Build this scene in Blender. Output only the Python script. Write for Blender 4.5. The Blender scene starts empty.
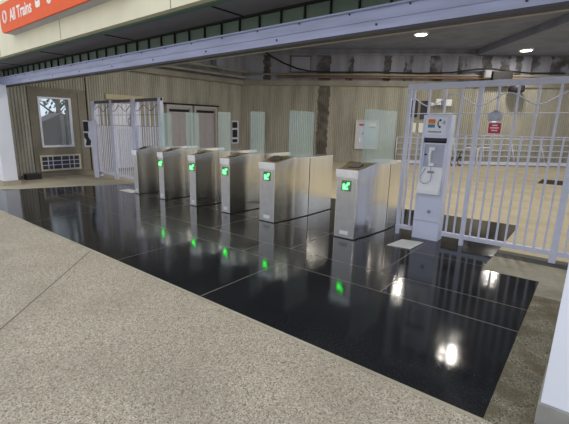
import bpy, bmesh, math, random
from mathutils import Vector, Matrix
random.seed(7)
C = bpy.context.scene.collection
S = bpy.context.scene

# ---------------------------------------------------------------- camera
R = [[0.7638048582651955, 0.6452821413715776, 0.014597825776321932],
     [0.1578776640750733, -0.16485078787284307, -0.9736009762340531],
     [-0.625840859705311, 0.7459458262934475, -0.22778946981522863]]   # rows: right, down, forward
cam = bpy.data.cameras.new('camera'); camo = bpy.data.objects.new('camera', cam); C.objects.link(camo)
M = Matrix.Identity(4)
for i in range(3):
    M[i][0] = R[0][i]; M[i][1] = -R[1][i]; M[i][2] = -R[2][i]
M[2][3] = 1.65
camo.matrix_world = M
cam.sensor_width = 36; cam.lens = 389.987 / 569 * 36
cam.shift_x = (284.5 - 263.80) / 569; cam.shift_y = (216.23 - 212) / 569
cam.clip_end = 300
S.camera = camo

# ---------------------------------------------------------------- world, sun, exposure
w = bpy.data.worlds.new('overcast_sky'); S.world = w; w.use_nodes = True
bg = w.node_tree.nodes['Background']
bg.inputs[0].default_value = (0.86, 0.91, 1.0, 1); bg.inputs[1].default_value = 1.0
S.view_settings.view_transform = 'Standard'; S.view_settings.look = 'None'
S.view_settings.exposure = 0.25; S.view_settings.gamma = 1.0; S.view_settings.use_curve_mapping = False
LAMP_WATTS = 62

# ---------------------------------------------------------------- materials
def rgb(r, g, b):
    f = lambda c: ((c/255) / 12.92 if c/255 <= 0.04045 else ((c/255 + 0.055) / 1.055) ** 2.4)
    return (f(r), f(g), f(b), 1)

def mat(name, col, rough=0.6, metal=0.0, noise=0.0, nscale=8.0, bump=0.0, bscale=60.0, emit=0.0, spec=0.5, stretch=None):
    m = bpy.data.materials.new(name); m.use_nodes = True
    nt = m.node_tree; b = nt.nodes['Principled BSDF']
    b.inputs['Base Color'].default_value = col; b.inputs['Roughness'].default_value = rough
    b.inputs['Metallic'].default_value = metal; b.inputs['Specular IOR Level'].default_value = spec
    tc = nt.nodes.new('ShaderNodeTexCoord'); mp = nt.nodes.new('ShaderNodeMapping')
    nt.links.new(tc.outputs['Object'], mp.inputs[0])
    if stretch: mp.inputs['Scale'].default_value = stretch
    if noise > 0:
        n = nt.nodes.new('ShaderNodeTexNoise'); n.inputs['Scale'].default_value = nscale; n.inputs['Detail'].default_value = 6
        nt.links.new(mp.outputs[0], n.inputs[0])
        r = nt.nodes.new('ShaderNodeMapRange')
        r.inputs[1].default_value = 0.3; r.inputs[2].default_value = 0.7
        r.inputs[3].default_value = 1 - noise; r.inputs[4].default_value = 1 + noise
        nt.links.new(n.outputs[0], r.inputs[0])
        mx = nt.nodes.new('ShaderNodeVectorMath'); mx.operation = 'SCALE'
        mx.inputs[0].default_value = col[:3]; nt.links.new(r.outputs[0], mx.inputs['Scale'])
        nt.links.new(mx.outputs[0], b.inputs['Base Color'])
    if bump > 0:
        n = nt.nodes.new('ShaderNodeTexNoise'); n.inputs['Scale'].default_value = bscale; n.inputs['Detail'].default_value = 4
        nt.links.new(mp.outputs[0], n.inputs[0])
        bp = nt.nodes.new('ShaderNodeBump'); bp.inputs['Strength'].default_value = bump; bp.inputs['Distance'].default_value = 0.01
        nt.links.new(n.outputs[0], bp.inputs['Height']); nt.links.new(bp.outputs[0], b.inputs['Normal'])
    if emit > 0:
        b.inputs['Emission Color'].default_value = col; b.inputs['Emission Strength'].default_value = emit
    return m

class NG:   # tiny node helper
    def __init__(s, m): s.nt = m.node_tree; s.b = s.nt.nodes['Principled BSDF']
    def n(s, t, **k):
        x = s.nt.nodes.new(t)
        for a, v in k.items(): setattr(x, a, v)
        return x
    def l(s, a, b): s.nt.links.new(a, b)
    def math(s, op, a, b=None, clamp=False):
        x = s.n('ShaderNodeMath', operation=op); x.use_clamp = clamp
        for i, v in enumerate((a, b)):
            if v is None: continue
            if isinstance(v, (int, float)): x.inputs[i].default_value = v
            else: s.l(v, x.inputs[i])
        return x.outputs[0]
    def mix(s, fac, a, b):
        x = s.n('ShaderNodeMix', data_type='RGBA')
        if isinstance(fac, (int, float)): x.inputs[0].default_value = fac
        else: s.l(fac, x.inputs[0])
        for i, v in ((6, a), (7, b)):
            if isinstance(v, tuple): x.inputs[i].default_value = v
            else: s.l(v, x.inputs[i])
        return x.outputs[2]
    def noise(s, vec, scale, detail=4):
        x = s.n('ShaderNodeTexNoise'); x.inputs['Scale'].default_value = scale; x.inputs['Detail'].default_value = detail
        s.l(vec, x.inputs[0]); return x.outputs[0]
    def map(s, v, a, b, c, d):
        x = s.n('ShaderNodeMapRange'); s.l(v, x.inputs[0])
        for i, q in enumerate((a, b, c, d)): x.inputs[i+1].default_value = q
        return x.outputs[0]

def gravel(name, base, dark, light, mossy=0.0):
    m = mat(name, base, 0.85); g = NG(m)
    tc = g.n('ShaderNodeTexCoord').outputs['Object']
    v = g.n('ShaderNodeTexVoronoi'); v.inputs['Scale'].default_value = 125; g.l(tc, v.inputs[0])
    sep = g.n('ShaderNodeSeparateColor'); g.l(v.outputs['Color'], sep.inputs[0])
    c1 = g.mix(g.map(sep.outputs[0], 0.72, 0.78, 0, 1), base, light)
    c2 = g.mix(g.map(sep.outputs[1], 0.78, 0.84, 0, 1), c1, dark)
    v2 = g.n('ShaderNodeTexVoronoi'); v2.inputs['Scale'].default_value = 240; g.l(tc, v2.inputs[0])
    sep2 = g.n('ShaderNodeSeparateColor'); g.l(v2.outputs['Color'], sep2.inputs[0])
    c2 = g.mix(g.map(sep2.outputs[0], 0.0, 1.0, 0.0, 0.30), c2, dark)
    big = g.noise(tc, 1.3, 6)
    c3 = g.mix(g.map(big, 0.42, 0.68, 0.0, 0.30), c2, dark)
    sm = g.noise(tc, 34, 3)
    c4 = g.mix(g.map(sm, 0.70, 0.76, 0, 0.35), c3, rgb(60, 56, 48))
    if mossy:
        c4 = g.mix(g.map(g.noise(tc, 5, 6), 0.40, 0.62, 0.0, mossy), c4, rgb(84, 76, 50))
    g.l(c4, g.b.inputs['Base Color'])
    bp = g.n('ShaderNodeBump'); bp.inputs['Strength'].default_value = 0.35; bp.inputs['Distance'].default_value = 0.004
    g.l(v.outputs['Distance'], bp.inputs['Height']); g.l(bp.outputs[0], g.b.inputs['Normal'])
    return m, g, tc, c4

GRAVEL, gg, gtc, gc = gravel('washed_aggregate', rgb(176, 166, 146), rgb(124, 115, 98), rgb(208, 199, 180))
# one diagonal saw-cut joint crossing the terrace
sx = gg.n('ShaderNodeSeparateXYZ'); gg.l(gtc, sx.inputs[0])
# line through (-3.78,1.15) and (-4.89,2.29)
nx, ny = 2.29-1.15, 4.89-3.78; ln = math.hypot(nx, ny); nx /= ln; ny /= ln
dd = gg.math('ADD', gg.math('MULTIPLY', sx.outputs[0], nx), gg.math('MULTIPLY', sx.outputs[1], ny))
dd = gg.math('ABSOLUTE', gg.math('SUBTRACT', dd, nx*-3.78 + ny*1.15))
jm = gg.math('LESS_THAN', dd, 0.007)
gg.l(gg.mix(jm, gc, rgb(104, 96, 80)), gg.b.inputs['Base Color'])
KERB, *_ = gravel('mossy_aggregate', rgb(128, 122, 104), rgb(70, 66, 52), rgb(160, 154, 136), 0.75)

def granite():
    m = mat('wet_black_granite', rgb(26, 27, 30), 0.1, spec=0.28); g = NG(m)
    tc = g.n('ShaderNodeTexCoord').outputs['Object']
    sp = g.n('ShaderNodeSeparateXYZ'); g.l(tc, sp.inputs[0]); X, Y = sp.outputs[0], sp.outputs[1]
    mask = None
    def line(coord, at, other=None, lo=None, hi=None, wdt=0.005):
        nonlocal mask
        k = g.math('LESS_THAN', g.math('ABSOLUTE', g.math('SUBTRACT', coord, at)), wdt)
        if other is not None:
            k = g.math('MULTIPLY', k, g.math('MULTIPLY', g.math('GREATER_THAN', other, lo), g.math('LESS_THAN', other, hi)))
        mask = k if mask is None else g.math('MAXIMUM', mask, k)
    line(Y, 3.63); line(Y, 4.15); line(Y, 5.2); line(Y, 6.6, wdt=0.006)
    for x in (-7.1, -4.30, -2.75): line(X, x, Y, 2.3, 3.63)
    for x in (-8.4, -6.0, -3.42, -1.47): line(X, x, Y, 3.63, 4.15)
    for x in (-9.0, -7.7, -6.4, -4.6, -3.0, -1.7): line(X, x, Y, 4.15, 6.6, 0.006)
    fl = g.n('ShaderNodeTexVoronoi'); fl.inputs['Scale'].default_value = 160; g.l(tc, fl.inputs[0])
    sc = g.n('ShaderNodeSeparateColor'); g.l(fl.outputs['Color'], sc.inputs[0])
    base = g.mix(g.map(sc.outputs[0], 0.8, 1.0, 0, 0.5), rgb(22, 23, 26), rgb(60, 61, 64))
    base = g.mix(g.map(g.noise(tc, 1.1, 5), 0.35, 0.7, 0, 0.55), base, rgb(40, 42, 44))
    base = g.mix(g.math('MULTIPLY', mask, 0.75), base, rgb(118, 114, 104))
    g.l(base, g.b.inputs['Base Color'])
    rg = g.map(g.noise(tc, 1.7, 5), 0.35, 0.7, 0.05, 0.13)
    g.l(g.math('ADD', rg, g.math('MULTIPLY', mask, 0.3)), g.b.inputs['Roughness'])
    b1 = g.noise(tc, 5, 2); b2 = g.noise(tc, 150, 2)
    h = g.math('ADD', g.math('MULTIPLY', b1, 0.5), g.math('MULTIPLY', b2, 0.10))
    bp = g.n('ShaderNodeBump'); bp.inputs['Strength'].default_value = 0.22; bp.inputs['Distance'].default_value = 0.006
    g.l(h, bp.inputs['Height']); g.l(bp.outputs[0], g.b.inputs['Normal'])
    return m
GRANITE = granite()

def concrete(name, base, stain, amt=0.5, vertical=True, bands=None, bandcol=rgb(66, 62, 58)):
    m = mat(name, base, 0.9); g = NG(m)
    tc = g.n('ShaderNodeTexCoord').outputs['Object']
    mp = g.n('ShaderNodeMapping'); g.l(tc, mp.inputs[0])
    mp.inputs['Scale'].default_value = (1.6, 1.6, 0.22) if vertical else (1, 1, 1)
    n1 = g.noise(mp.outputs[0], 1.6, 8)
    c = g.mix(g.map(n1, 0.40, 0.68, 0, amt), base, stain)
    n2 = g.noise(tc, 14, 5)
    c = g.mix(g.map(n2, 0.35, 0.75, 0, 0.28), c, stain)
    if bands:
        sp = g.n('ShaderNodeSeparateXYZ'); g.l(tc, sp.inputs[0])
        wob = g.math('MULTIPLY', g.math('SUBTRACT', g.noise(tc, 5, 4), 0.5), 0.30)
        x = g.math('ADD', sp.outputs[0], wob)
        mask = None
        for a, b, zlo in bands:
            k = g.math('MULTIPLY', g.math('GREATER_THAN', x, a), g.math('LESS_THAN', x, b))
            if zlo is not None: k = g.math('MULTIPLY', k, g.math('MULTIPLY', g.math('LESS_THAN', sp.outputs[2], 4.69), g.map(g.noise(tc, 1.4, 5), 0.40, 0.50, 0.25, 1.0)))
            mask = k if mask is None else g.math('MAXIMUM', mask, k)
        c = g.mix(g.math('MULTIPLY', mask, g.map(g.noise(tc, 2.2, 3), 0.3, 0.6, 0.55, 0.95)), c, bandcol)
    g.l(c, g.b.inputs['Base Color'])
    bp = g.n('ShaderNodeBump'); bp.inputs['Strength'].default_value = 0.3; bp.inputs['Distance'].default_value = 0.006
    g.l(g.noise(tc, 30, 4), bp.inputs['Height']); g.l(bp.outputs[0], g.b.inputs['Normal'])
    return m
RIBBED = concrete('ribbed_tan_concrete', rgb(188, 185, 172), rgb(132, 129, 118), 0.6)
RIBBED_B = concrete('ribbed_tan_concrete_damp', rgb(188, 185, 172), rgb(132, 129, 118), 0.6, bands=[(3.58, 4.08, None)], bandcol=rgb(92, 87, 79))
BAND_B = concrete('upper_band_concrete', rgb(158, 160, 172), rgb(112, 112, 120), 0.6, bands=[
    (1.1, 1.42, 0), (3.45, 4.1, 0), (4.78, 5.1, 0), (6.42, 6.74, 0), (7.3, 7.66, 0), (8.4, 8.95, 0), (9.6, 9.95, 0),
    (10.6, 11.02, 0), (11.4, 11.8, 0), (12.02, 12.3, 0), (12.7, 13.05, 0), (13.5, 14.3, 0), (15.2, 15.7, 0)])
BAND_A = concrete('upper_band_plain', rgb(158, 160, 168), rgb(112, 112, 116), 0.6)
SMOOTH_C = concrete('flat_concrete', rgb(146, 140, 126), rgb(108, 102, 90), 0.5, False)
LEDGE = concrete('ledge_concrete', rgb(160, 156, 146), rgb(116, 111, 100), 0.5, False)
CEIL = concrete('ceiling_concrete', rgb(140, 147, 170), rgb(110, 114, 130), 0.5, False)
TANFLOOR = concrete('tan_concrete_floor', rgb(192, 182, 158), rgb(158, 147, 124), 0.5, False)
STRIPC = concrete('pale_kerb_concrete', rgb(176, 170, 150), rgb(130, 122, 104), 0.5, False)
STRIPL = concrete('pale_bounce_paving', rgb(222, 212, 188), rgb(196, 184, 158), 0.4, False)  # light tone for the unseen ground that bounces light inside
PLINTH = concrete('plinth_concrete', rgb(160, 158, 152), rgb(122, 120, 114), 0.4, False)
SLATE = concrete('slate_strip', rgb(104, 102, 96), rgb(66, 64, 60), 0.6, False)
FASCIA = mat('cream_painted_fascia', rgb(238, 231, 200), 0.6, noise=0.05, nscale=2.5)
SOFFIT = mat('grey_soffit_panel', rgb(136, 132, 138), 0.5, noise=0.08, nscale=3)
GREENTRIM = mat('green_trim', rgb(82, 112, 92), 0.4, noise=0.12, nscale=4)
BEAMP = mat('lilac_painted_steel', rgb(176, 181, 210), 0.42, noise=0.14, nscale=4, stretch=(0.4, 1, 3))
BEAMD = mat('dark_steel_flange', rgb(58, 54, 62), 0.5, noise=0.15, nscale=6)
CREAMF = mat('cream_flange', rgb(184, 174, 158), 0.5, noise=0.08)
DARKGAP = mat('dark_gap', rgb(26, 26, 28), 0.8, noise=0.1)
WHITEP = mat('white_painted_panel', rgb(238, 240, 250), 0.35, noise=0.02, nscale=3)
FENCEP = mat('pale_painted_steel', rgb(216, 218, 236), 0.38, noise=0.05, nscale=9)
FENCED = mat('dark_grey_rail', rgb(88, 84, 90), 0.5, noise=0.1)  # dark grey for the left fence's top rail and rods
STEEL = mat('brushed_stainless', (0.93, 0.91, 0.86, 1), 0.2, 1.0, noise=0.06, nscale=7, bump=0.55, bscale=3.2, stretch=(1, 1.4, 0.06))
STEELC = mat('stainless_cap', (0.90, 0.90, 0.93, 1), 0.24, 1.0, noise=0.06, nscale=9)
STEELF = mat('stainless_front', (0.62, 0.60, 0.58, 1), 0.34, 1.0, noise=0.08, nscale=9)
BRONZE = mat('brown_sloped_top', rgb(150, 132, 96), 0.25, 0.6, noise=0.1)
BLACKP = mat('black_plastic', rgb(22, 22, 24), 0.6, noise=0.1)
GREYP = mat('grey_plastic', rgb(150, 152, 168), 0.4, noise=0.06)
KIOSKP = mat('kiosk_paint', rgb(224, 228, 248), 0.32, noise=0.03, nscale=4)
KIOSKD = mat('kiosk_phone_panel', rgb(190, 192, 208), 0.45, noise=0.08, nscale=60)
TRAYM = mat('white_enamel_tray', rgb(252, 252, 252), 0.25, noise=0.02)
PAPER = mat('white_paper', rgb(236, 234, 226), 0.7, noise=0.03)
GREENL = mat('green_led', (0.040, 1.0, 0.075, 1), 0.4, emit=10.0)
GREENW = mat('green_led_core', (0.35, 1.0, 0.55, 1), 0.4, emit=6.0)
ARROWB = mat('arrow_backing', rgb(110, 128, 114), 0.3, noise=0.05)
LAMPM = mat('lamp_lens', (1.0, 0.9, 0.72, 1), 0.4, emit=11.0)
ORANGE = mat('orange_sign_face', rgb(246, 94, 18), 0.6, noise=0.03)
SIGNGREY = mat('sign_box_grey', rgb(188, 188, 200), 0.5, noise=0.04)
LETTER = mat('white_lettering', rgb(250, 246, 236), 0.4, noise=0.01)
RED = mat('red_sign', rgb(204, 26, 66), 0.4, noise=0.03)
RUST = mat('rusty_pipe', rgb(150, 118, 92), 0.6, noise=0.3, nscale=2.2, stretch=(1, 1, 1))
PIPEW = mat('cream_pipe', rgb(170, 164, 150), 0.5, noise=0.15, nscale=2)
MAUVE = mat('mauve_metal_panel', rgb(172, 168, 170), 0.42, 0.2, noise=0.06, nscale=4)
MAUVEL = mat('mauve_metal_frame', rgb(178, 172, 170), 0.45, 0.2, noise=0.06)
CREAMB = mat('cream_lintel', rgb(196, 186, 156), 0.6, noise=0.08)
ORG1 = mat('logo_orange', rgb(238, 120, 60), 0.5, noise=0.01)
ORG2 = mat('logo_yellow', rgb(238, 186, 84), 0.5, noise=0.01)
BLU1 = mat('logo_blue', rgb(50, 140, 190), 0.5, noise=0.01)
PALEBLUE = mat('map_print', rgb(194, 200, 216), 0.4, noise=0.08, nscale=12)
PINKP = mat('pink_print', rgb(190, 70, 96), 0.5, noise=0.05)
BARK = mat('bark', rgb(112, 96, 84), 0.9, noise=0.3, nscale=12)
LEAF = mat('leaves', rgb(78, 110, 70), 0.7, noise=0.3, nscale=6)
SHED = mat('brown_grey_boards', rgb(120, 106, 104), 0.8, noise=0.12, nscale=4)
TEAL = mat('teal_board', rgb(96, 138, 128), 0.6, noise=0.1)
GRASS = mat('outside_paving', rgb(150, 150, 148), 0.9, noise=0.1)

def glass(name, tint, k=0.84, rough=0.03):
    m = bpy.data.materials.new(name); m.use_nodes = True; nt = m.node_tree; nt.nodes.clear()
    o = nt.nodes.new('ShaderNodeOutputMaterial'); t = nt.nodes.new('ShaderNodeBsdfTransparent'); t.inputs[0].default_value = tint
    p = nt.nodes.new('ShaderNodeBsdfPrincipled'); p.inputs['Base Color'].default_value = (tint[0]*0.72, tint[1]*0.76, tint[2]*0.76, 1)
    p.inputs['Roughness'].default_value = rough; p.inputs['Specular IOR Level'].default_value = 0.6
    n = nt.nodes.new('ShaderNodeTexNoise'); n.inputs['Scale'].default_value = 3
    r = nt.nodes.new('ShaderNodeMapRange'); r.inputs[3].default_value = k - 0.04; r.inputs[4].default_value = k + 0.04
    nt.links.new(n.outputs[0], r.inputs[0])
    mx = nt.nodes.new('ShaderNodeMixShader'); nt.links.new(r.outputs[0], mx.inputs[0])
    nt.links.new(p.outputs[0], mx.inputs[1]); nt.links.new(t.outputs[0], mx.inputs[2]); nt.links.new(mx.outputs[0], o.inputs[0])
    return m
GLASS = glass('tinted_barrier_glass', (0.88, 0.95, 0.94, 1), 0.74)
WINGLASS = glass('window_glass', (0.93, 0.97, 1.0, 1), 0.86, 0.02)
GREENGLASS = mat('green_transom_glass', rgb(104, 120, 102), 0.3, noise=0.15, nscale=3)

# ---------------------------------------------------------------- mesh helpers
class MB:
    def __init__(s): s.bm = bmesh.new(); s.mi = 0
    def face(s, vs, smooth=False):
        try:
            f = s.bm.faces.new(vs); f.material_index = s.mi; f.smooth = smooth; return f
        except ValueError: return None
    def box(s, x0, x1, y0, y1, z0, z1):
        v = [s.bm.verts.new((x, y, z)) for x in (x0, x1) for y in (y0, y1) for z in (z0, z1)]
        for q in ((0,1,3,2), (4,6,7,5), (0,4,5,1), (2,3,7,6), (0,2,6,4), (1,5,7,3)): s.face([v[i] for i in q])
        return s
    def prism(s, pts, a0, a1, axis='z'):
        def P(p, a):
            return {'z': (p[0], p[1], a), 'y': (p[0], a, p[1]), 'x': (a, p[0], p[1])}[axis]
        A = [s.bm.verts.new(P(p, a0)) for p in pts]; B = [s.bm.verts.new(P(p, a1)) for p in pts]
        s.face(A); s.face(B[::-1]); n = len(pts)
        for i in range(n): s.face([A[i], B[i], B[(i+1) % n], A[(i+1) % n]])
        return s
    def tube(s, pts, r, seg=8, closed=False, r1=None):
        pts = [Vector(p) for p in pts]; n = len(pts); rings = []
        up = None
        for i, p in enumerate(pts):
            a = pts[(i-1) % n] if (i > 0 or closed) else p
            b = pts[(i+1) % n] if (i < n-1 or closed) else p
            t = (b - a).normalized()
            if up is None:
                up = t.orthogonal().normalized()
            u = (up - t*up.dot(t)).normalized(); up = u; v = t.cross(u)
            rr = r if r1 is None else r + (r1-r)*i/(n-1)
            rings.append([s.bm.verts.new(p + (u*math.cos(2*math.pi*k/seg) + v*math.sin(2*math.pi*k/seg))*rr) for k in range(seg)])
        m = n if closed else n-1
        for i in range(m):
            A, B = rings[i], rings[(i+1) % n]
            for k in range(seg): s.face([A[k], A[(k+1) % seg], B[(k+1) % seg], B[k]], True)
        if not closed: s.face(rings[0][::-1]); s.face(rings[-1])
        return s
    def lathe(s, prof, seg=24, c=(0, 0), axis='z'):
        rings = []
        for r, z in prof:
            rings.append([s.bm.verts.new((c[0] + r*math.cos(2*math.pi*k/seg), c[1] + r*math.sin(2*math.pi*k/seg), z)) for k in range(seg)])
        for A, B in zip(rings, rings[1:]):
            for k in range(seg): s.face([A[k], A[(k+1) % seg], B[(k+1) % seg], B[k]], True)
        s.face(rings[0][::-1]); s.face(rings[-1])
        return s
    def build(s, name, m, parent=None, bev=0.0, loc=(0, 0, 0), rz=0.0):
        bmesh.ops.recalc_face_normals(s.bm, faces=s.bm.faces)
        me = bpy.data.meshes.new(name); s.bm.to_mesh(me); s.bm.free()
        for x in (m if isinstance(m, (list, tuple)) else [m]): me.materials.append(x)
        o = bpy.data.objects.new(name, me); C.objects.link(o); o.location = loc; o.rotation_euler = (0, 0, rz)
        if parent is not None: o.parent = parent
        if bev > 0:
            b = o.modifiers.new('bevel', 'BEVEL'); b.width = bev; b.segments = 2; b.limit_method = 'ANGLE'; b.angle_limit = math.radians(40)
        return o

def tag(o, label, cat, group=None):
    o['label'] = label; o['category'] = cat
    if group: o['group'] = group
    return o
def thing(name, label, cat, loc=(0, 0, 0), rz=0.0, group=None):
    o = bpy.data.objects.new(name, None); C.objects.link(o); o.location = loc; o.rotation_euler = (0, 0, rz)
    o.empty_display_size = 0.1
    return tag(o, label, cat, group)
def struct(o): o['kind'] = 'structure'; return o

def text(name, s, size, m, parent, loc, rot, sx=1.0, depth=0.003):
    cu = bpy.data.curves.new(name, 'FONT'); cu.body = s; cu.size = size; cu.extrude = depth; cu.offset = size*0.02; cu.resolution_u = 3
    t = bpy.data.objects.new(name + '_curve', cu); C.objects.link(t)
    bpy.context.view_layer.update()
    me = bpy.data.meshes.new_from_object(t.evaluated_get(bpy.context.evaluated_depsgraph_get()))
    bpy.data.objects.remove(t)
    me.materials.clear(); me.materials.append(m)
    o = bpy.data.objects.new(name, me); C.objects.link(o)
    o.location = loc; o.rotation_euler = rot; o.scale = (sx, 1, 1)
    if parent is not None: o.parent = parent
    return o

# ---------------------------------------------------------------- floors
struct(MB().box(-30, 14, -12, 40, -0.30, -0.006).build('floor_ground', GRASS))
struct(MB().prism([(-15, -10), (0.30, -10), (0.30, 2.32), (-15, 2.32)], -0.006, 0.004).build('floor_terrace', GRAVEL))
struct(MB().prism([(-11.1, 2.32), (-0.26, 2.32), (-0.26, 5.07), (-0.83, 5.07), (-0.83, 7.92), (-9.75, 7.92), (-9.85, 5.7), (-10.0, 5.12),
        (-10.3, 4.72), (-10.85, 3.45), (-11.15, 3.05)], -0.006, 0.004).build('floor_granite', GRANITE))
struct(MB().prism([(-15, 2.32), (-11.1, 2.32), (-11.15, 3.05), (-10.85, 3.45), (-10.3, 4.72), (-10.0, 5.12), (-9.85, 5.7), (-9.75, 7.92),
        (-0.83, 7.92), (-0.83, 6.1), (8, 6.1), (8, 30), (-15, 30)], -0.006, 0.003).build('floor_concourse', TANFLOOR))
struct(MB().box(8, 45, 4.6, 45, -0.3, 0.002).build('floor_bounce', STRIPL))  # unseen pale ground, added to bounce skylight onto the gate sides
struct(MB().prism([(-0.26, 2.32), (0.30, 2.32), (0.30, 4.60), (-0.26, 4.60)], -0.006, 0.004).build('floor_kerb', KERB))
struct(MB().prism([(-0.26, 4.60), (8, 4.60), (8, 5.74), (-0.83, 5.74), (-0.83, 5.07), (-0.26, 5.07)], -0.006, 0.005).build('floor_landing', STRIPC))
struct(MB().prism([(-0.83, 5.74), (8, 5.74), (8, 6.1), (-0.83, 6.1)], -0.006, 0.004).build('floor_slate_strip', SLATE))
struct(MB().prism([(-15, 2.285), (-0.26, 2.285), (-0.26, 2.32), (-15, 2.32)], -0.006, 0.007).build('trim_9', STRIPC))

# floor grating beyond the fence
g = MB()
g.box(-1.26, -0.1, 14.75, 16.05, 0.0, 0.006)
tag(g.build('floor_grating', DARKGAP), 'dark rectangular grating set in the tan floor beyond the fence', 'grating')

# ---------------------------------------------------------------- walls
def ribbed(name, p0, ang, length, z0, z1, m, pitch=0.085, d=0.028):
    b = MB(); n = int(round(length/pitch)); pitch = length/n; prof = []
    for i in range(n):
        x = i*pitch
        prof += [(x, 0), (x+pitch*0.18, -d), (x+pitch*0.62, -d), (x+pitch*0.80, 0)]
    prof.append((length, 0))
    prof += [(length, 0.25), (0, 0.25)]
    b.prism(prof, z0, z1)
    return struct(b.build(name, m, loc=(p0[0], p0[1], 0), rz=ang))
# left wall along Y at X=-12.8; local x runs +Y, local -y faces +X
HP = math.pi/2
XA = -12.8
def wallA(name, y0, y1, z0, z1, m=RIBBED): return ribbed(name, (XA, y0), HP, y1-y0, z0, z1, m)
wallA('wall_left', 6.30, 13.45, 0, 3.45)
wallA('wall_left_near', 3.0, 4.55, 0, 3.45)
wallA('wall_left_over', 4.55, 6.30, 2.63, 3.45)
fp = MB()
x0, x1 = XA-0.25, XA+0.02
fp.box(x0, x1, 4.55, 4.84, 0, 2.63); fp.box(x0, x1, 5.72, 6.30, 0, 2.63)
fp.box(x0, x1, 4.84, 5.72, 0, 0.93); fp.box(x0, x1, 4.84, 5.72, 2.33, 2.63)
struct(fp.build('wall_left_panel', SMOOTH_C))
struct(MB().box(XA-0.01, XA+0.045, 6.265, 6.285, 0, 3.45).build('trim_10', DARKGAP))
fr = MB()
for (a, b, c, d) in ((4.55, 6.06, 2.55, 2.64), (4.55, 4.62, 0.0, 2.55), (5.99, 6.06, 0.0, 2.55)):
    fr.box(XA, XA+0.045, a, b, c, d)
struct(fr.build('trim_11', SMOOTH_C))
# right/back wall B
BO = Vector((-12.9, 13.5)); BD = Vector((0.8, 0.6)); BN = Vector((0.6, -0.8)); BA = math.atan2(0.6, 0.8)
def onB(t, off=0.0): p = BO + BD*t + BN*off; return (p.x, p.y)
ribbed('wall_back', (BO.x, BO.y), BA, 22.0, 0, 3.45, RIBBED_B)
def boxB(name, t0, t1, z0, z1, o0, o1, m):
    return MB().box(t0, t1, -o1, -o0, z0, z1).build(name, m, loc=(BO.x, BO.y, 0), rz=BA)
struct(boxB('wall_back_band', -0.3, 22, 3.45, 4.95, -0.3, 0.0, BAND_B))
struct(boxB('trim_1', 0.0, 22, 3.40, 3.62, 0.0, 0.10, LEDGE))
struct(boxB('trim_2', 0.0, 22, 4.70, 4.76, 0.0, 0.12, BAND_A))
struct(MB().box(3.0, 13.5, 0, 0.3, 3.45, 4.95).build('wall_left_band', BAND_A, loc=(XA, 0, 0), rz=0) if False else
       MB().box(XA-0.3, XA, 3.0, 13.6, 3.45, 4.95).build('wall_left_band', BAND_A))
struct(MB().box(XA, XA+0.16, 3.0, 13.5, 3.40, 3.58).build('trim_3', LEDGE))
struct(MB().box(XA, XA+0.30, 3.0, 13.5, 3.66, 3.74).build('trim_4', LEDGE))
# kerb at wall foot
struct(MB().box(XA, XA+0.14, 3.0, 9.2, 0, 0.10).build('baseboard_left', SMOOTH_C))

# ceiling slab and bulkhead
struct(MB().prism([(-13.1, 4.0), (7.0, 4.0), (7.0, 30), (5.0, 30), (-13.1, 14.2)], 4.95, 5.2).build('ceiling', CEIL))
struct(MB().box(-16, 7, 4.05, 4.30, 3.02, 5.0).build('wall_bulkhead', CEIL))
# radial ceiling beam
struct(MB().box(0, 9.0, -15.5, 0.0, 4.70, 4.96).build('ceiling_dropped', CEIL, loc=(onB(10.3)[0], onB(10.3)[1], 0), rz=BA))

# fascia, soffit, clerestory and steel beam over the entrance
struct(MB().box(-18, 6, 3.20, 3.30, 3.0, 4.6).build('wall_fascia', FASCIA))
ft = MB()
for x in (-13.2, -10.2, -7.22, -4.2): ft.box(x-0.006, x+0.006, 3.197, 3.2, 3.0, 4.6)
struct(ft.build('trim_12', SMOOTH_C))
sf = MB(); sf.box(-18, 6, 3.30, 4.02, 3.0, 3.02); struct(sf.build('ceiling_soffit', SOFFIT))
struct(MB().box(-18, 6, 3.30, 3.40, 2.985, 3.0).build('trim_5', GREENTRIM))
sj = MB()
for x in (-13.7, -11.2, -8.7, -6.2, -3.72, -1.2): sj.box(x-0.012, x+0.012, 3.4, 4.02, 2.99, 3.0)
struct(sj.build('trim_6', DARKGAP))
struct(MB().box(-18, 6, 4.00, 4.04, 2.70, 3.02).build('window_1', GREENGLASS))
mu = MB(); x = -14.0
while x < 2: mu.box(x-0.007, x+0.007, 3.97, 4.0, 2.72, 3.0); x += 0.34
mu.box(-18, 6, 3.96, 4.0, 2.975, 3.0)
struct(mu.build('trim_7', DARKGAP))
beam = MB()
beam.box(-18, 6, 3.86, 3.93, 2.575, 2.77)
beam.box(-18, 6, 3.82, 3.97, 2.765, 2.782)
beam.box(-18, 6, 3.845, 3.86, 2.66, 2.668)
bo = struct(beam.build('trim_8', BEAMP))
struct(MB().box(-18, 6, 3.86, 3.99, 2.548, 2.575).build('trim_13', BEAMD))
struct(MB().box(-18, 6, 3.99, 4.04, 2.545, 2.70).build('trim_14', CREAMF))
bl = MB(); x = -13.3
while x < 1:
    bl.tube([(x, 3.852, 2.755), (x, 3.862, 2.755)], 0.010, 8); x += 0.62
x = -13.0
while x < 1:
    bl.tube([(x, 3.852, 2.622), (x, 3.862, 2.622)], 0.012, 8); x += 1.24
struct(bl.build('trim_15', BEAMD))

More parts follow.
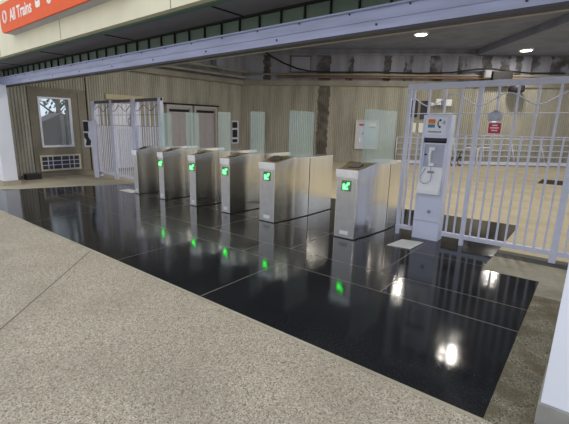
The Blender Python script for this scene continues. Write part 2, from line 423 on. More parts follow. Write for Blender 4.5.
# white column left, white clad pier right
struct(MB().box(-12.60, -11.68, 3.36, 3.70, 0.12, 2.54).build('wall_column_left', WHITEP, bev=0.01))
struct(MB().box(-12.64, -11.64, 3.32, 3.75, 0.0, 0.12).build('trim_16', STRIPC))
struct(MB().box(-0.02, 1.6, 2.50, 2.95, 0.135, 3.0).build('wall_right', WHITEP, bev=0.004))
struct(MB().box(-0.03, 1.6, 2.48, 2.98, 0.0, 0.135).build('wall_right_plinth', PLINTH))

# ---------------------------------------------------------------- window, vent, doors on the left wall
wf = MB()
for (a, b, c, d) in ((4.80, 5.76, 2.32, 2.37), (4.80, 5.76, 0.89, 0.95), (4.80, 4.85, 0.95, 2.32), (5.71, 5.76, 0.95, 2.32)):
    wf.box(XA-0.02, XA+0.06, a, b, c, d)
win = struct(wf.build('window_2', WHITEP))
struct(MB().box(XA-0.06, XA-0.05, 4.84, 5.72, 0.93, 2.33).build('window_pane', WINGLASS, parent=win))

vt = thing('wall_vent', 'white framed louvred vent with grid of bars below the window', 'vent', (XA+0.02, 4.69, 0.18))
b = MB()
for (a, bb, c, d) in ((0, 1.22, 0.43, 0.48), (0, 1.22, 0, 0.05), (0, 0.05, 0.05, 0.43), (1.17, 1.22, 0.05, 0.43)): b.box(0, 0.05, a, bb, c, d)
b.build('frame', mat('vent_frame', rgb(214, 206, 186), 0.5, noise=0.03), vt)
MB().box(0, 0.012, 0.05, 1.17, 0.05, 0.43).build('backing', mat('vent_dark', rgb(62, 62, 78), 0.4, noise=0.3, nscale=6), vt)
for k in range(2):
    MB().box(0.012, 0.04, 0.05, 1.17, 0.165+k*0.125, 0.185+k*0.125).build('bar', FENCEP, vt)
for k, y in enumerate((0.22, 0.36, 0.62, 0.86, 1.0)):
    MB().box(0.012, 0.036, y, y+0.018, 0.05, 0.43).build('bar', FENCEP, vt)

bx = thing('storage_box', 'low dark box on the kerb at the foot of the left wall', 'box', (-12.50, 4.35, 0.0))
MB().box(-0.13, 0.13, -0.20, 0.20, 0.003, 0.15).build('body', mat('dark_box', rgb(44, 42, 46), 0.6, noise=0.15), bx, bev=0.01)
MB().box(-0.14, 0.14, -0.21, 0.21, 0.15, 0.17).build('lid', mat('dark_lid', rgb(62, 60, 66), 0.5, noise=0.15), bx, bev=0.006)

# plain white service door behind the left fence, with intercom
dr = struct(MB().box(XA+0.005, XA+0.09, 7.15, 8.20, 0.0, 2.30).build('door_1', WHITEP, bev=0.006))
MB().box(XA+0.09, XA+0.11, 7.28, 8.07, 0.12, 1.45).build('door_panel', FENCEP, parent=dr)
MB().tube([(XA+0.09, 8.06, 1.02), (XA+0.15, 8.06, 1.02), (XA+0.15, 7.92, 1.02)], 0.012).build('door_handle', STEELC, parent=dr)
struct(MB().box(XA+0.0, XA+0.08, 6.92, 8.35, 2.42, 2.58).build('trim_17', CREAMB))
ic = thing('wall_telephone', 'small grey wall telephone with white top on the door behind the left fence', 'telephone', (XA+0.11, 7.75, 1.55))
MB().box(0, 0.06, 0, 0.18, 0, 0.40).build('body', GREYP, ic, bev=0.006)
MB().box(0, 0.08, 0, 0.18, 0.40, 0.50).build('hood', TRAYM, ic, bev=0.006)
MB().tube([(0.09, 0.045, 0.08), (0.105, 0.045, 0.2), (0.09, 0.045, 0.34)], 0.02).build('receiver', BLACKP, ic)
MB().tube([(0.09, -0.02, 0.12), (0.06, -0.10, 0.02), (0.05, -0.12, 0.2), (0.03, -0.03, 0.28)], 0.010).build('cord', BLACKP, ic)

# double-bay mauve metal lift doors
def lift(y0, label):
    t = thing('lift_door', label, 'door', (XA+0.02, y0, 0), group='metal doors on the left wall')
    W = 1.24
    f = MB(); f.box(0, 0.14, 0, 0.10, 0, 2.36); f.box(0, 0.14, W-0.10, W, 0, 2.36); f.box(0, 0.14, 0.10, W-0.10, 2.26, 2.36)
    f.build('frame', MAUVEL, t)
    MB().box(0, 0.06, 0.10, W/2-0.002, 0.0, 2.02).build('door_leaf', MAUVE, t)
    MB().box(0, 0.06, W/2+0.002, W-0.10, 0.0, 2.02).build('door_leaf', MAUVE, t)
    MB().box(0, 0.09, 0.10, W-0.10, 2.02, 2.26).build('header', MAUVE, t)
    MB().box(0.09, 0.10, 0.14, W-0.14, 2.10, 2.20).build('louvre', DARKGAP, t)
lift(9.28, 'mauve metal door with dark slot above, the one nearer the left fence')
lift(10.62, 'mauve metal door with dark slot above, the one farther from the left fence')
struct(MB().box(XA, XA+0.2, 9.2, 11.95, 2.37, 2.42).build('trim_18', DARKGAP))

# black squared notice on left wall between glass panels
nb = thing('notice_board', 'narrow notice with black squares on the wall beside the metal doors', 'notice', (XA+0.04, 12.83, 0.80))
MB().box(0, 0.03, 0, 0.46, 0, 1.02).build('backing', FENCEP, nb)
for k, (a, b_) in enumerate(((0.70, 0.96), (0.28, 0.62), (0.06, 0.2))):
    MB().box(0.03, 0.036, 0.04, 0.36, a, b_).build('black_square', BLACKP, nb)

# ---------------------------------------------------------------- things on the back wall
mp_ = thing('map_case', 'pale framed information panel with red and white heading on the back wall', 'sign', (onB(5.86, 0.04)[0], onB(5.86, 0.04)[1], 0.0), BA)
f = MB()
for (a, b_, c, d) in ((-0.52, 0.52, 1.88, 1.93), (-0.52, 0.52, 0.64, 0.69), (-0.52, -0.47, 0.69, 1.88), (0.47, 0.52, 0.69, 1.88)): f.box(a, b_, -0.07, 0, c, d)
f.build('frame', mat('pale_frame', rgb(206, 204, 190), 0.4, noise=0.03), mp_)
MB().box(-0.47, 0.47, -0.04, 0, 0.69, 1.88).build('print', PALEBLUE, mp_)
MB().box(-0.36, -0.12, -0.046, -0.04, 1.68, 1.77).build('pink_heading', PINKP, mp_)
h = MB().box(0.08, 0.40, -0.046, -0.04, 1.66, 1.82).build('white_heading', PAPER, mp_)
MB().box(0.10, 0.38, -0.050, -0.046, 1.60, 1.64).build('red_line', PINKP, mp_)
MB().lathe([(0.035, 1.33), (0.035, 1.345)], 12).build('dot', BLACKP, mp_)
bpy.data.objects['dot'].rotation_euler = (HP, 0, 0); bpy.data.objects['dot'].location = (-0.16, 1.295, 1.33)
MB().box(-0.34, -0.26, -0.046, -0.04, 0.95, 1.15).build('white_patch', PAPER, mp_)

def onwall(name, label, cat, t, z, parts, group=None):
    o = thing(name, label, cat, (onB(t, 0.05)[0], onB(t, 0.05)[1], z), BA, group)
    for (nm, x0, x1, z0, z1, d, m) in parts: MB().box(x0, x1, -d, 0, z0, z1).build(nm, m, o)
    return o
DK = mat('dark_print', rgb(52, 44, 54), 0.5, noise=0.4, nscale=10)
onwall('poster', 'dark poster seen through the right fence, nearest its end post', 'poster', 7.92, 2.10, [('sheet', -0.17, 0.12, 0, 0.72, 0.02, DK), ('lower_band', -0.17, 0.12, 0.0, 0.22, 0.024, BLACKP)], 'dark posters on the back wall')
onwall('poster', 'dark poster seen through the right fence, beside the floodlight', 'poster', 8.34, 2.02, [('sheet', -0.17, 0.17, 0, 0.78, 0.02, DK), ('lower_band', -0.17, 0.17, 0.0, 0.22, 0.024, mat('deep_grey_print', rgb(52, 66, 66), 0.5, noise=0.2))], 'dark posters on the back wall')
onwall('wall_sheet', 'white paper sheet below the dark posters, nearest the end post', 'paper', 7.93, 1.42, [('sheet', -0.13, 0.11, 0, 0.42, 0.02, PAPER)], 'white sheets on the back wall')
onwall('wall_sheet', 'white paper sheet below the dark posters, next to the phone kiosk', 'paper', 8.34, 1.42, [('sheet', -0.18, 0.16, 0, 0.42, 0.02, PAPER)], 'white sheets on the back wall')
fl = thing('floodlight', 'white twin-headed floodlight on the back wall above the kiosk', 'light', (onB(9.05, 0.05)[0], onB(9.05, 0.05)[1], 2.62), BA)
MB().box(-0.10, 0.10, -0.10, 0, -0.04, 0.18).build('mount', GREYP, fl)
MB().box(-0.30, -0.10, -0.26, -0.06, 0.0, 0.26).build('lamp_head', TRAYM, fl, bev=0.02)
MB().box(0.12, 0.36, -0.26, -0.06, -0.04, 0.24).build('lamp_head', TRAYM, fl, bev=0.02)
MB().box(-0.50, -0.36, -0.2, 0, -0.02, 0.10).build('sensor', TRAYM, fl, bev=0.02)
MB().box(-0.10, 0.02, -0.10, 0, -0.55, -0.40).build('green_sensor', mat('pale_green', rgb(120, 200, 170), 0.4, noise=0.02), fl)

# pipes, cable, junction boxes
tag(MB().tube([(*onB(0.2, 0.15), 3.87), (*onB(21, 0.15), 3.87)], 0.04, 10).build('pipe', PIPEW), 'cream pipe running along the back wall above the rusty one', 'pipe')
tag(MB().tube([(*onB(1.7, 0.15), 3.77), (*onB(21, 0.15), 3.77)], 0.045, 10).build('pipe', RUST), 'rusty orange pipe running along the back wall over the ledge', 'pipe')
tag(MB().tube([(XA+0.45, 3.2, 3.92), (XA+0.45, 13.4, 3.92)], 0.05, 10).build('pipe', PIPEW), 'cream pipe along the left wall under the ceiling', 'pipe')
cp = [(1.2, 4.75), (1.5, 4.57), (2.0, 4.32), (2.6, 4.1), (3.2, 3.98), (4.2, 3.95), (6, 3.97), (8, 3.93), (9.3, 3.98), (10.3, 4.12), (11.0, 4.14), (11.6, 4.06), (12.5, 3.98), (14, 3.98)]
tag(MB().tube([(*onB(t, 0.24), z) for t, z in cp], 0.035, 6).build('cable', BLACKP), 'black cable sagging across the top of the back wall', 'cable')
jb = thing('junction_box', 'dark electrical box with round gear on the pipes above the fence', 'box', (*onB(11.3, 0.22), 3.62), BA)
MB().box(-0.38, 0.45, -0.25, 0, 0.0, 0.40).build('housing', BLACKP, jb, bev=0.02)
MB().lathe([(0.25, -0.35), (0.30, -0.3), (0.30, -0.1), (0.22, -0.02)], 16).build('drum', DK, jb)
bpy.data.objects['drum'].location = (0.75, -0.12, -0.1)
cj = thing('switch_box', 'pale square box beside the dark electrical box', 'box', (*onB(10.75, 0.22), 3.75), BA)
MB().box(-0.16, 0.16, -0.16, 0, 0, 0.34).build('housing', LEDGE, cj, bev=0.01)
MB().box(-0.12, 0.12, -0.18, -0.16, 0.04, 0.30).build('cover', GREYP, cj)
ap = thing('access_panel', 'square concrete-coloured access panel high on the back wall under the black cable', 'panel', (*onB(2.75, 0.02), 4.0), BA)
MB().box(-0.42, 0.42, -0.05, 0, 0, 0.62).build('plate', GREYP, ap, bev=0.01)
MB().box(-0.46, 0.46, -0.02, 0, -0.04, 0.66).build('rim', SLATE, ap)
sb = thing('switch_box', 'small pale box hanging high at the corner of the walls', 'box', (XA+0.2, 11.9, 3.95))
MB().box(-0.15, 0.15, -0.2, 0.2, 0, 0.42).build('housing', GREYP, sb, bev=0.01)
MB().tube([(0, 0, -0.32), (0, 0, 0.0)], 0.02).build('conduit', GREYP, sb)

# ---------------------------------------------------------------- downlights
def lamp(x, y, label, z=4.95):
    t = thing('ceiling_downlight', label, 'light', (x, y, z), group='downlights in the concourse ceiling')
    MB().lathe([(0.24, -0.05), (0.26, -0.03), (0.26, 0.0)], 28).build('housing', TRAYM, t)
    MB().lathe([(0.19, -0.062), (0.20, -0.05)], 28).build('lens', LAMPM, t)
    l = bpy.data.lights.new('downlight', 'AREA'); l.shape = 'DISK'; l.size = 0.36; l.energy = LAMP_WATTS; l.color = (1.0, 0.94, 0.84)
    o = bpy.data.objects.new('downlight_bulb', l); C.objects.link(o); o.parent = t; o.location = (0, 0, -0.075)
lamp(-5.50, 15.22, 'lit round downlight in the ceiling, left one of the two in view')
lamp(-2.75, 19.20, 'lit round downlight in the ceiling, right one of the two in view', 4.70)
for (x, y) in ((-2.42, 11.5), (-8.8, 7.4), (-4.6, 7.4), (-1.2, 7.4), (3.0, 11.0), (3.0, 16.0)):  # first lamp mirrors in the granite; the others are added to brighten the interior
    lamp(x, y, 'lit round downlight out of view, all but the first added to brighten the interior', 4.70 if x > 2 else 4.95)

# ---------------------------------------------------------------- turnstiles
def smooth(t): t = max(0, min(1, t)); return t*t*(3-2*t)
def hw(y, h0, h1): return h0 + (h1-h0)*(0.55*smooth(y/0.45) + 0.45*smooth((y-0.4)/0.6))
def strip(b, ys, h0, h1, z0, ztop, grow=0.0):
    L = []
    for y in ys:
        h = hw(y, h0, h1)+grow; L.append((y, h, ztop(y)))
    for s in (-1, 1):
        lo = [b.bm.verts.new((s*h, y, z0)) for y, h, z in L]; hi = [b.bm.verts.new((s*h, y, z)) for y, h, z in L]
        for i in range(len(L)-1): b.face([lo[i], lo[i+1], hi[i+1], hi[i]], True)
    a = [b.bm.verts.new((-h, y, z)) for y, h, z in L]; c = [b.bm.verts.new((h, y, z)) for y, h, z in L]
    for i in range(len(L)-1): b.face([a[i], c[i], c[i+1], a[i+1]])
    a = [b.bm.verts.new((-h, y, z0)) for y, h, z in L]; c = [b.bm.verts.new((h, y, z0)) for y, h, z in L]
    for i in range(len(L)-1): b.face([a[i], a[i+1], c[i+1], c[i]])
    for k in (0, -1):
        y, h, z = L[k]
        b.face([b.bm.verts.new(p) for p in ((-h, y, z0), (h, y, z0), (h, y, z), (-h, y, z))])
    return b
def lin(a, b, n): return [a+(b-a)*i/(n-1) for i in range(n)]
def arrow(s):   # arrow pointing to lower left, in x,z
    P = [(-1, -1), (0.45, -1), (0.45, -0.62), (-0.32, -0.62), (1.0, 0.66), (0.66, 1.0), (-0.62, -0.32), (-0.62, 0.45), (-1, 0.45)]
    return [(x*s, z*s) for x, z in P]
def turnstile(x, h0, h1, L, gy0, gy1, label, lit=True):
    t = thing('fare_gate', label, 'turnstile', (x, 5.10, 0.004), group='stainless steel fare gates in a row')
    strip(MB(), lin(0.0, L, 14), h0, h1, 0, lambda y: 0.014, 0.006).build('base_strip', BLACKP, t)
    strip(MB(), lin(0, 0.52, 9), h0, h1, 0.014, lambda y: 0.925).build('front_housing', STEEL, t)
    MB().box(-h0+0.012, h0-0.012, -0.004, 0, 0.02, 0.915).build('front_plate', STEELF, t)
    strip(MB(), lin(0.523, 0.90, 6), h0, h1, 0.014, lambda y: 1.075).build('middle_housing', STEEL, t)
    strip(MB(), lin(0.922, L, 8), h0, h1, 0.014, lambda y: 1.075).build('rear_housing', STEEL, t)
    strip(MB(), lin(0.85, 0.96, 3), h0, h1, 0.03, lambda y: 1.07, -0.006).build('glass_slot', BLACKP, t)
    strip(MB(), lin(-0.02, 0.523, 8), h0, h1, 0.928, lambda y: 1.035 + 0.075*smooth(y/0.5)*1.0, 0.012).build('top_cap', STEELC, t)
    c = MB()   # bronze sloped inlay following the cap
    ys = lin(0.03, 0.50, 8)
    A = [c.bm.verts.new((-(hw(y, h0, h1)-0.012), y, 1.038+0.075*smooth(y/0.5))) for y in ys]
    B = [c.bm.verts.new((hw(y, h0, h1)-0.012, y, 1.038+0.075*smooth(y/0.5))) for y in ys]
    for i in range(7): c.face([A[i], B[i], B[i+1], A[i+1]])
    inl = c.build('sloped_top', BRONZE, t)
    so = inl.modifiers.new('solid', 'SOLIDIFY'); so.thickness = 0.003
    zc = 1.038+0.075*smooth(0.46)
    rd = MB().box(-h0*0.55, h0*0.6, -0.075, 0.075, 0, 0.014).build('card_reader', BLACKP, t, bev=0.004)
    rd.location = (0, 0.23, 1.072); rd.rotation_euler = (math.radians(16), 0, 0)
    strip(MB(), lin(0.525, L, 8), h0, h1, 1.075, lambda y: 1.09, 0.004).build('rear_cap', STEELC, t)
    if lit:
        s = min(0.052, h0*0.56)
        k = MB().box(-s*1.5, s*1.5, -0.008, -0.004, -s*1.5, s*1.5).build('arrow_panel', ARROWB, t)
        k.location = (0, 0, 0.80)
        a = MB().prism(arrow(s), -0.014, -0.008, 'y').build('arrow', GREENL, k)
    MB().box(-h0*0.42, h0*0.42, -0.008, -0.004, 0.065, 0.12).build('asset_plate', PAPER, t)
    MB().box(h1*0.15-0.006, h1*0.15+0.006, gy0, gy1, 1.09, 1.90).build('glass_panel', GLASS, t)
    e = MB()
    return t
turnstile(-8.25, 0.085, 0.17, 1.75, 0.72, 1.06, 'leftmost steel fare gate with no green arrow showing', lit=False)
turnstile(-7.24, 0.09, 0.18, 1.75, 0.70, 1.08, 'steel fare gate with green arrow, second from the left')
turnstile(-6.18, 0.095, 0.19, 1.75, 0.70, 1.06, 'steel fare gate with green arrow, third from the left')
turnstile(-5.23, 0.11, 0.20, 1.75, 0.66, 1.08, 'steel fare gate with green arrow, fourth from the left')
turnstile(-4.215, 0.165, 0.255, 1.72, 0.54, 1.31, 'wide steel fare gate with green arrow left of the wide aisle')
turnstile(-2.71, 0.165, 0.27, 1.60, 0.34, 1.54, 'wide steel fare gate with green arrow next to the right fence')

# white sheets lying on the black floor
tag(MB().prism([(-2.08, 5.22), (-1.76, 5.26), (-1.73, 5.72), (-2.03, 5.66)], 0.005, 0.010).build('floor_sheet', PAPER), 'white sheet lying on the black floor in front of the phone kiosk', 'mat')
tag(MB().prism([(-8.98, 5.05), (-8.42, 5.05), (-8.42, 5.32), (-8.98, 5.32)], 0.005, 0.010).build('floor_sheet', PAPER), 'white sheet lying on the black floor beside the leftmost fare gate', 'mat')

# ---------------------------------------------------------------- fences
def fence(label, y, x0, x1, posts, pickets, zt, skip, railmat, phase, period):
    t = thing('security_fence', label, 'fence', (x0, y, 0.004))
    def X(a): return a - x0
    for px, w_ in posts: MB().box(X(px)-w_/2, X(px)+w_/2, -w_/2, w_/2, 0, zt).build('post', FENCEP, t, bev=0.004)
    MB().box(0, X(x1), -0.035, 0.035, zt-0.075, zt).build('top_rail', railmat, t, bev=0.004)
    segs = []; cur = x0
    for a, b_ in skip: segs.append((cur, a)); cur = b_
    segs.append((cur, x1))
    for a, b_ in segs:
        MB().box(X(a), X(b_), -0.03, 0.03, 0.095, 0.155).build('bottom_rail', FENCEP, t, bev=0.003)
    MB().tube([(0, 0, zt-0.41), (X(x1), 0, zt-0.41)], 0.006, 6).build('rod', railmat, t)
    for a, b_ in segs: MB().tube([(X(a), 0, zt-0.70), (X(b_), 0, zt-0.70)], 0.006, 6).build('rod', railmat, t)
    pts = []; x = x0
    while x <= x1: pts.append((X(x), -0.022, zt-0.235 + 0.075*math.cos((x-phase)/period*2*math.pi))); x += 0.04
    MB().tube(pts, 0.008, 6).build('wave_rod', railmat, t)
    def ok(a):
        return all(not (s0-0.02 < a < s1+0.02) for s0, s1 in skip) and all(abs(a-px) > w_/2+0.02 for px, w_ in posts)
    for a in pickets:
        if x0 < a < x1 and ok(a): MB().box(X(a)-0.0125, X(a)+0.0125, -0.0125, 0.0125, 0.155, zt-0.07).build('picket', FENCEP, t)
        elif x0 < a < x1 and any(s0-0.02 < a < s1+0.02 for s0, s1 in skip): MB().box(X(a)-0.0125, X(a)+0.0125, -0.0125, 0.0125, 1.83, zt-0.07).build('picket', FENCEP, t)
        m_ = a + (pickets[1]-pickets[0])/2
        if x0 < m_ < x1 and ok(m_): MB().box(X(m_)-0.011, X(m_)+0.011, -0.011, 0.011, 0.155, zt-0.70).build('short_picket', FENCEP, t)
    return t
fence('white steel picket fence beside the phone kiosk at right', 5.95, -2.25, 1.6,
      [(-2.22, 0.05), (-1.285, 0.055), (-0.215, 0.075), (1.2, 0.07)], [-2.37 + 0.2155*k for k in range(19)], 2.25, [(-1.99, -1.56)], FENCEP, -1.6, 0.645)
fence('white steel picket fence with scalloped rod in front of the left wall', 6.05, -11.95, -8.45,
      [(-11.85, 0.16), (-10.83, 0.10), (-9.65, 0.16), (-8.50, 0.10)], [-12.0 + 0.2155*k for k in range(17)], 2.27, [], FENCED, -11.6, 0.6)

# pylon sign by left fence end
pl = thing('pylon_sign', 'white pylon with black pictograms at the left end of the left fence', 'sign', (-11.70, 5.80, 0.003), math.radians(42))
MB().box(0.02, 0.16, -0.04, 0.04, 0, 1.0).build('post', FENCEP, pl, bev=0.01)
MB().box(-0.20, 0.18, -0.05, 0.05, 0.92, 1.70).build('panel', FENCEP, pl, bev=0.01)
MB().box(-0.185, -0.04, -0.056, -0.05, 1.38, 1.67).build('pictogram', BLACKP, pl)
MB().prism([(-0.185, 1.34), (-0.07, 1.34), (-0.06, 1.22), (0.01, 1.10), (-0.02, 0.97), (-0.16, 0.97), (-0.12, 1.12), (-0.18, 1.2)], -0.056, -0.05, 'y').build('pictogram', BLACKP, pl)

# red sign and alarm sounder on fence
rs = thing('red_sign', 'small red sign with white border hanging on the right fence', 'sign', (-1.065, 5.925, 1.575))
MB().box(-0.085, 0.085, -0.008, 0, 0, 0.155).build('plate', LETTER, rs, bev=0.003)
MB().box(-0.072, 0.072, -0.012, -0.008, 0.012, 0.143).build('red_face', RED, rs)
for k, (a, z) in enumerate(((0.03, 0.108), (0.05, 0.075), (0.035, 0.042))):
    MB().box(-a, a, -0.014, -0.012, z, z+0.014).build('lettering', LETTER, rs)
al = thing('alarm_sounder', 'grey rounded alarm box above the red sign on the fence', 'alarm', (-1.065, 5.85, 1.80))
MB().lathe([(0.068, -0.055), (0.082, -0.04), (0.084, 0.0), (0.080, 0.035), (0.066, 0.055), (0.03, 0.062)], 20).build('body', mat('alarm_housing', rgb(192, 194, 206), 0.5, noise=0.04), al)
MB().lathe([(0.03, 0.062), (0.026, 0.072), (0.01, 0.078)], 14).build('lens', mat('pink_lens', rgb(200, 150, 168), 0.3, noise=0.03), al)
MB().box(-0.02, 0.02, -0.02, 0.085, -0.075, -0.055).build('bracket', STEELC, al)

# ---------------------------------------------------------------- phone kiosk
kx0, kx1 = -1.975, -1.60
kk = thing('phone_kiosk', 'tall pale assistance phone kiosk with white tray set in the right fence', 'kiosk', ((kx0+kx1)/2, 5.90, 0.004))
W = (kx1-kx0)/2
b = MB()
b.box(-W, -W+0.03, 0, 0.22, 0.28, 1.82); b.box(W-0.03, W, 0, 0.22, 0.28, 1.82); b.box(-W+0.03, W-0.03, 0.10, 0.22, 0.28, 1.82)
b.box(-W+0.03, W-0.03, 0, 0.10, 1.50, 1.82)
b.build('housing', KIOSKP, kk, bev=0.004)
MB().box(-W, W, 0, 0.22, 0, 0.275).build('base_panel', KIOSKP, kk, bev=0.004)
MB().box(-W+0.03, W-0.03, 0.0, 0.10, 0.28, 0.72).build('lower_panel', KIOSKP, kk, bev=0.004)
MB().box(-W+0.035, W-0.035, 0.05, 0.10, 1.43, 1.50).build('slot', DARKGAP, kk)
MB().box(-W+0.035, W-0.05, 0.02, 0.06, 1.455, 1.49).build('slot_lamp', DK, kk)
pp = MB().box(-W+0.04, W-0.04, 0.045, 0.10, 1.04, 1.43).build('phone_panel', KIOSKD, kk)
f = MB(); f.box(-W+0.03, -W+0.05, 0.02, 0.10, 1.04, 1.43); f.box(W-0.05, W-0.03, 0.02, 0.10, 1.04, 1.43); f.box(-W+0.05, W-0.05, 0.02, 0.10, 1.41, 1.43)
f.build('panel_frame', KIOSKP, kk)
hdr = MB().box(-W+0.035, W-0.05, -0.006, 0.0, 1.545, 1.785).build('header_sign', WHITEP, kk, bev=0.003)
MB().box(-0.115, -0.02, -0.010, -0.006, 1.735, 1.76).build('logo_stripe', ORG1, hdr)
MB().box(-0.115, -0.02, -0.010, -0.006, 1.71, 1.735).build('logo_stripe', ORG1, hdr)
MB().box(-0.115, -0.02, -0.010, -0.006, 1.685, 1.71).build('logo_stripe', ORG2, hdr)
MB().box(-0.115, -0.02, -0.010, -0.006, 1.645, 1.685).build('logo_stripe', BLU1, hdr)
ph = MB(); ph.tube([(0.055, -0.010, 1.752), (0.028, -0.010, 1.735), (0.018, -0.010, 1.70), (0.028, -0.010, 1.665), (0.052, -0.010, 1.650)], 0.006, 6)
ph.box(0.035, 0.060, -0.014, -0.006, 1.735, 1.760); ph.box(0.035, 0.060, -0.014, -0.006, 1.642, 1.667)
ph.build('handset_symbol', BLACKP, hdr)
for k in range(3):
    r_ = 0.018 + 0.014*k
    MB().tube([(0.068 + r_*math.cos(a), -0.009, 1.715 + r_*math.sin(a)) for a in (-0.7, -0.35, 0, 0.35, 0.7)], 0.0035, 5).build('sound_wave', GREYP, hdr)
text('lettering', 'Assistance', 0.034, BLACKP, hdr, (-0.105, -0.0075, 1.578), (HP, 0, 0), 1.25, 0.001)
tr = MB()
tr.prism([(-0.10, 0.70), (0.06, 0.70), (0.06, 1.085), (0.035, 1.085), (-0.10, 0.76)], -W+0.032, W-0.032, 'x')
tray = tr.build('tray', TRAYM, kk, bev=0.008)
MB().box(-0.05, 0.035, -0.02, 0.015, 1.00, 1.03).build('tray_catch', GREYP, kk)
rc = MB(); rc.tube([(-0.035, 0.005, 1.345), (-0.045, -0.01, 1.30), (-0.045, -0.012, 1.22), (-0.035, -0.005, 1.14)], 0.018, 10)
rc.box(-0.065, 0.015, -0.01, 0.04, 1.325, 1.372); rc.box(-0.055, 0.02, -0.01, 0.04, 1.10, 1.150)
rc.build('handset', TRAYM, kk, bev=0.006)
MB().tube([(-0.118, 0.045, 1.26), (-0.118, 0.03, 1.26)], 0.013, 10).build('button', BLACKP, kk)
cd = [(-0.02, 0.0, 1.10), (0.0, -0.03, 1.03), (0.02, -0.045, 0.96), (0.02, -0.075, 0.90), (-0.02, -0.09, 0.86), (-0.07, -0.09, 0.85), (-0.12, -0.08, 0.88), (-0.135, -0.045, 0.95), (-0.11, -0.015, 1.02), (-0.09, 0.02, 1.07)]
MB().tube(cd, 0.005, 6).build('cord', GREYP, kk)
MB().lathe([(0.022, 0.0), (0.028, 0.006), (0.028, 0.01)], 16).build('speaker', GREYP, kk)
sp = bpy.data.objects['speaker']; sp.rotation_euler = (HP, 0, 0); sp.location = (0.03, -0.001, 0.43)

# ---------------------------------------------------------------- sign on fascia
sg = thing('hanging_sign', 'long orange train sign with white lettering fixed to the cream fascia', 'sign', (-9.34, 3.0, 3.32))
def rrect(x0, x1, z0, z1, r, n=6):
    P = []
    for cx, cz, a0 in ((x0+r, z0+r, math.pi), (x1-r, z0+r, 1.5*math.pi), (x1-r, z1-r, 0), (x0+r, z1-r, 0.5*math.pi)):
        for k in range(n+1):
            a = a0 + k*math.pi/2/n; P.append((cx + r*math.cos(a), cz + r*math.sin(a)))
    return P
MB().prism(rrect(0.02, 4.4, 0.0, 0.50, 0.10), 0.03, 0.198, 'y').build('box', SIGNGREY, sg)
face = MB().prism(rrect(0.0, 4.42, 0.0, 0.52, 0.12), 0.0, 0.03, 'y').build('face', ORANGE, sg, bev=0.008)
text('lettering', 'All Trains', 0.285, LETTER, sg, (0.53, -0.001, 0.165), (HP, 0, 0), 0.93, 0.002)
cir = [(0.29 + 0.085*math.cos(a), -0.004, 0.265 + 0.10*math.sin(a)) for a in [2*math.pi*k/20 for k in range(20)]]
MB().tube(cir, 0.018, 6, closed=True).build('ring_symbol', LETTER, sg)
tn = MB().prism(rrect(1.74, 1.93, 0.19, 0.38, 0.05), -0.004, 0.0, 'y'); tn.build('train_symbol', LETTER, sg)
MB().box(1.775, 1.895, -0.006, -0.004, 0.29, 0.345).build('train_symbol_window', ORANGE, sg)
MB().tube([(2.28, -0.004, 0.27), (2.28, 0.001, 0.27)], 0.10, 20).build('round_symbol', LETTER, sg)
MB().prism([(2.25, 0.22), (2.31, 0.22), (2.31, 0.27), (2.34, 0.27), (2.28, 0.34), (2.22, 0.27), (2.25, 0.27)], -0.007, -0.004, 'y').build('round_symbol_arrow', ORANGE, sg)

# ---------------------------------------------------------------- railing, bike racks and bicycle beyond the fence
ra = thing('guard_railing', 'low white railing with horizontal bars in front of the back wall', 'railing', (*onB(7.2, 0.25), 0.003), BA)
for z, r_ in ((0.42, 0.018), (0.68, 0.018), (0.94, 0.018), (1.20, 0.018)):
    MB().tube([(0, 0, z), (12, 0, z)], r_, 6).build('bar', FENCEP, ra)
MB().box(0, 12, -0.03, 0.03, 0.04, 0.18).build('bottom_bar', FENCEP, ra)
for k in range(10): MB().tube([(k*1.33, 0, 0), (k*1.25, 0, 1.20)], 0.022, 6).build('post', FENCEP, ra)
def rack(t, label):
    o = thing('bike_rack', label, 'bike rack', (*onB(t, 0.9 if t < 10.5 else 0.6), 0.003), BA, group='white bike racks beyond the fence')
    pts = [(-0.28, 0, 0)] + [(-0.28, 0, 0.5)] + [(-0.2 - 0.08*math.cos(a) if True else 0, 0, 0.7 + 0.12*math.sin(a)) for a in (0.2, 0.7, 1.2)] + \
          [(0.2 + 0.08*math.cos(a), 0, 0.7 + 0.12*math.sin(a)) for a in (1.2, 0.7, 0.2)] + [(0.28, 0, 0.5), (0.28, 0, 0)]
    MB().tube(pts, 0.03, 8).build('hoop', FENCEP, o)
    for s in (-0.28, 0.28): MB().lathe([(0.07, 0), (0.07, 0.012)], 12, (s, 0)).build('foot_plate', FENCEP, o)
rack(10.22, 'white inverted-U bike rack left of the fence post, by the bicycle')
rack(10.95, 'white inverted-U bike rack right of the fence post')
bk = thing('bicycle', 'small black bicycle leaning by the bike rack beyond the fence', 'bicycle', (-4.66, 18.75, 0.003), BA+0.5)
bk.scale = (0.62, 0.8, 0.8)
for nm, cx in (('rear_wheel', -0.36), ('front_wheel', 0.36)):
    wh = MB(); wh.tube([(cx + 0.24*math.cos(a), 0, 0.26 + 0.24*math.sin(a)) for a in [2*math.pi*k/24 for k in range(24)]], 0.024, 6, closed=True)
    for k in range(8):
        a = math.pi*k/8*2; wh.tube([(cx, 0, 0.26), (cx + 0.23*math.cos(a), 0, 0.26 + 0.23*math.sin(a))], 0.003, 4)
    wh.build(nm, BLACKP, bk)
fr = MB()
for a, c_ in (((-0.36, 0.26), (-0.08, 0.24)), ((-0.08, 0.24), (0.26, 0.56)), ((-0.16, 0.60), (0.26, 0.60)), ((-0.08, 0.24), (-0.16, 0.68)), ((-0.36, 0.26), (-0.15, 0.58)), ((0.36, 0.26), (0.24, 0.74))):
    fr.tube([(a[0], 0, a[1]), (c_[0], 0, c_[1])], 0.02, 6)
fr.build('frame', BLACKP, bk)
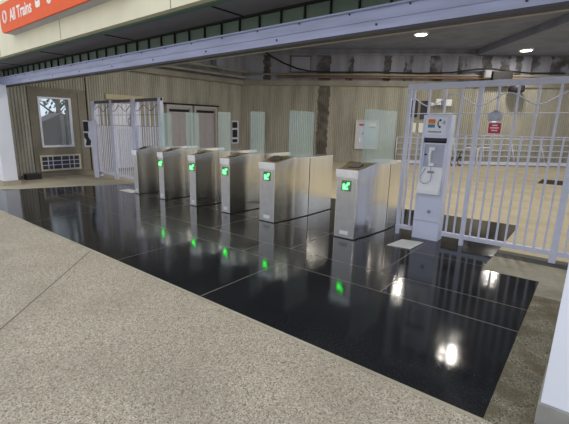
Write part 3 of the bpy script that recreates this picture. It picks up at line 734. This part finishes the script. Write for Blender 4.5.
MB().tube([(0.20, -0.22, 0.80), (0.24, -0.1, 0.75), (0.24, 0.1, 0.75), (0.20, 0.22, 0.80)], 0.014, 6).build('handlebar', BLACKP, bk)
MB().prism([(-0.28, -0.06), (-0.28, 0.06), (-0.04, 0.02), (-0.04, -0.02)], 0.68, 0.73).build('saddle', BLACKP, bk, bev=0.01)

# ---------------------------------------------------------------- outside, seen through the window
def tree(x, y, h_, label):
    t = thing('tree', label, 'tree', (x, y, -0.006), group='trees outside the window')
    tk = MB(); tk.tube([(0, 0, 0), (0.1, 0.05, h_*0.5), (0.0, 0.2, h_)], 0.16, 8, r1=0.05)
    for k in range(9):
        a = k*2.4; z = h_*(0.35+0.07*k)
        tk.tube([(0.05, 0.05, z), (0.6*math.cos(a), 0.6*math.sin(a), z+0.5), (1.3*math.cos(a), 1.3*math.sin(a), z+0.8)], 0.05, 5, r1=0.012)
    tk.build('trunk', BARK, t)
    lf = MB()
    for k in range(260):
        a = random.uniform(0, 6.28); r_ = random.uniform(0.3, 1.5); z = random.uniform(h_*0.45, h_*1.15)
        c_ = Vector((r_*math.cos(a), r_*math.sin(a), z)); u = Vector((random.uniform(-1, 1), random.uniform(-1, 1), random.uniform(-1, 1))).normalized()*0.12
        v = u.orthogonal().normalized()*0.06
        lf.face([lf.bm.verts.new(c_-u), lf.bm.verts.new(c_+v), lf.bm.verts.new(c_+u), lf.bm.verts.new(c_-v)])
    lf.build('foliage', LEAF, t)
tree(-17.6, 7.3, 3.8, 'bare-branched tree outside, on the left of the window')
tree(-20.2, 11.6, 4.4, 'bare-branched tree outside, on the right of the window')
sh = thing('garden_shed', 'brown-grey shed with pitched roof outside the left window', 'shed', (-15.2, 6.1, -0.006))
MB().prism([(-0.75, 0), (0.75, 0), (0.75, 1.75), (0.0, 1.95), (-0.75, 1.6)], -0.1, 0.9, 'x').build('wall', SHED, sh)
MB().box(0.9, 0.94, -0.06, 0.06, 0, 1.9).build('post', MAUVE, sh)
tag(MB().box(-15.1, -15.0, 4.85, 5.35, 0, 1.5).build('hoarding', TEAL), 'teal board outside the left window beside the shed', 'board')
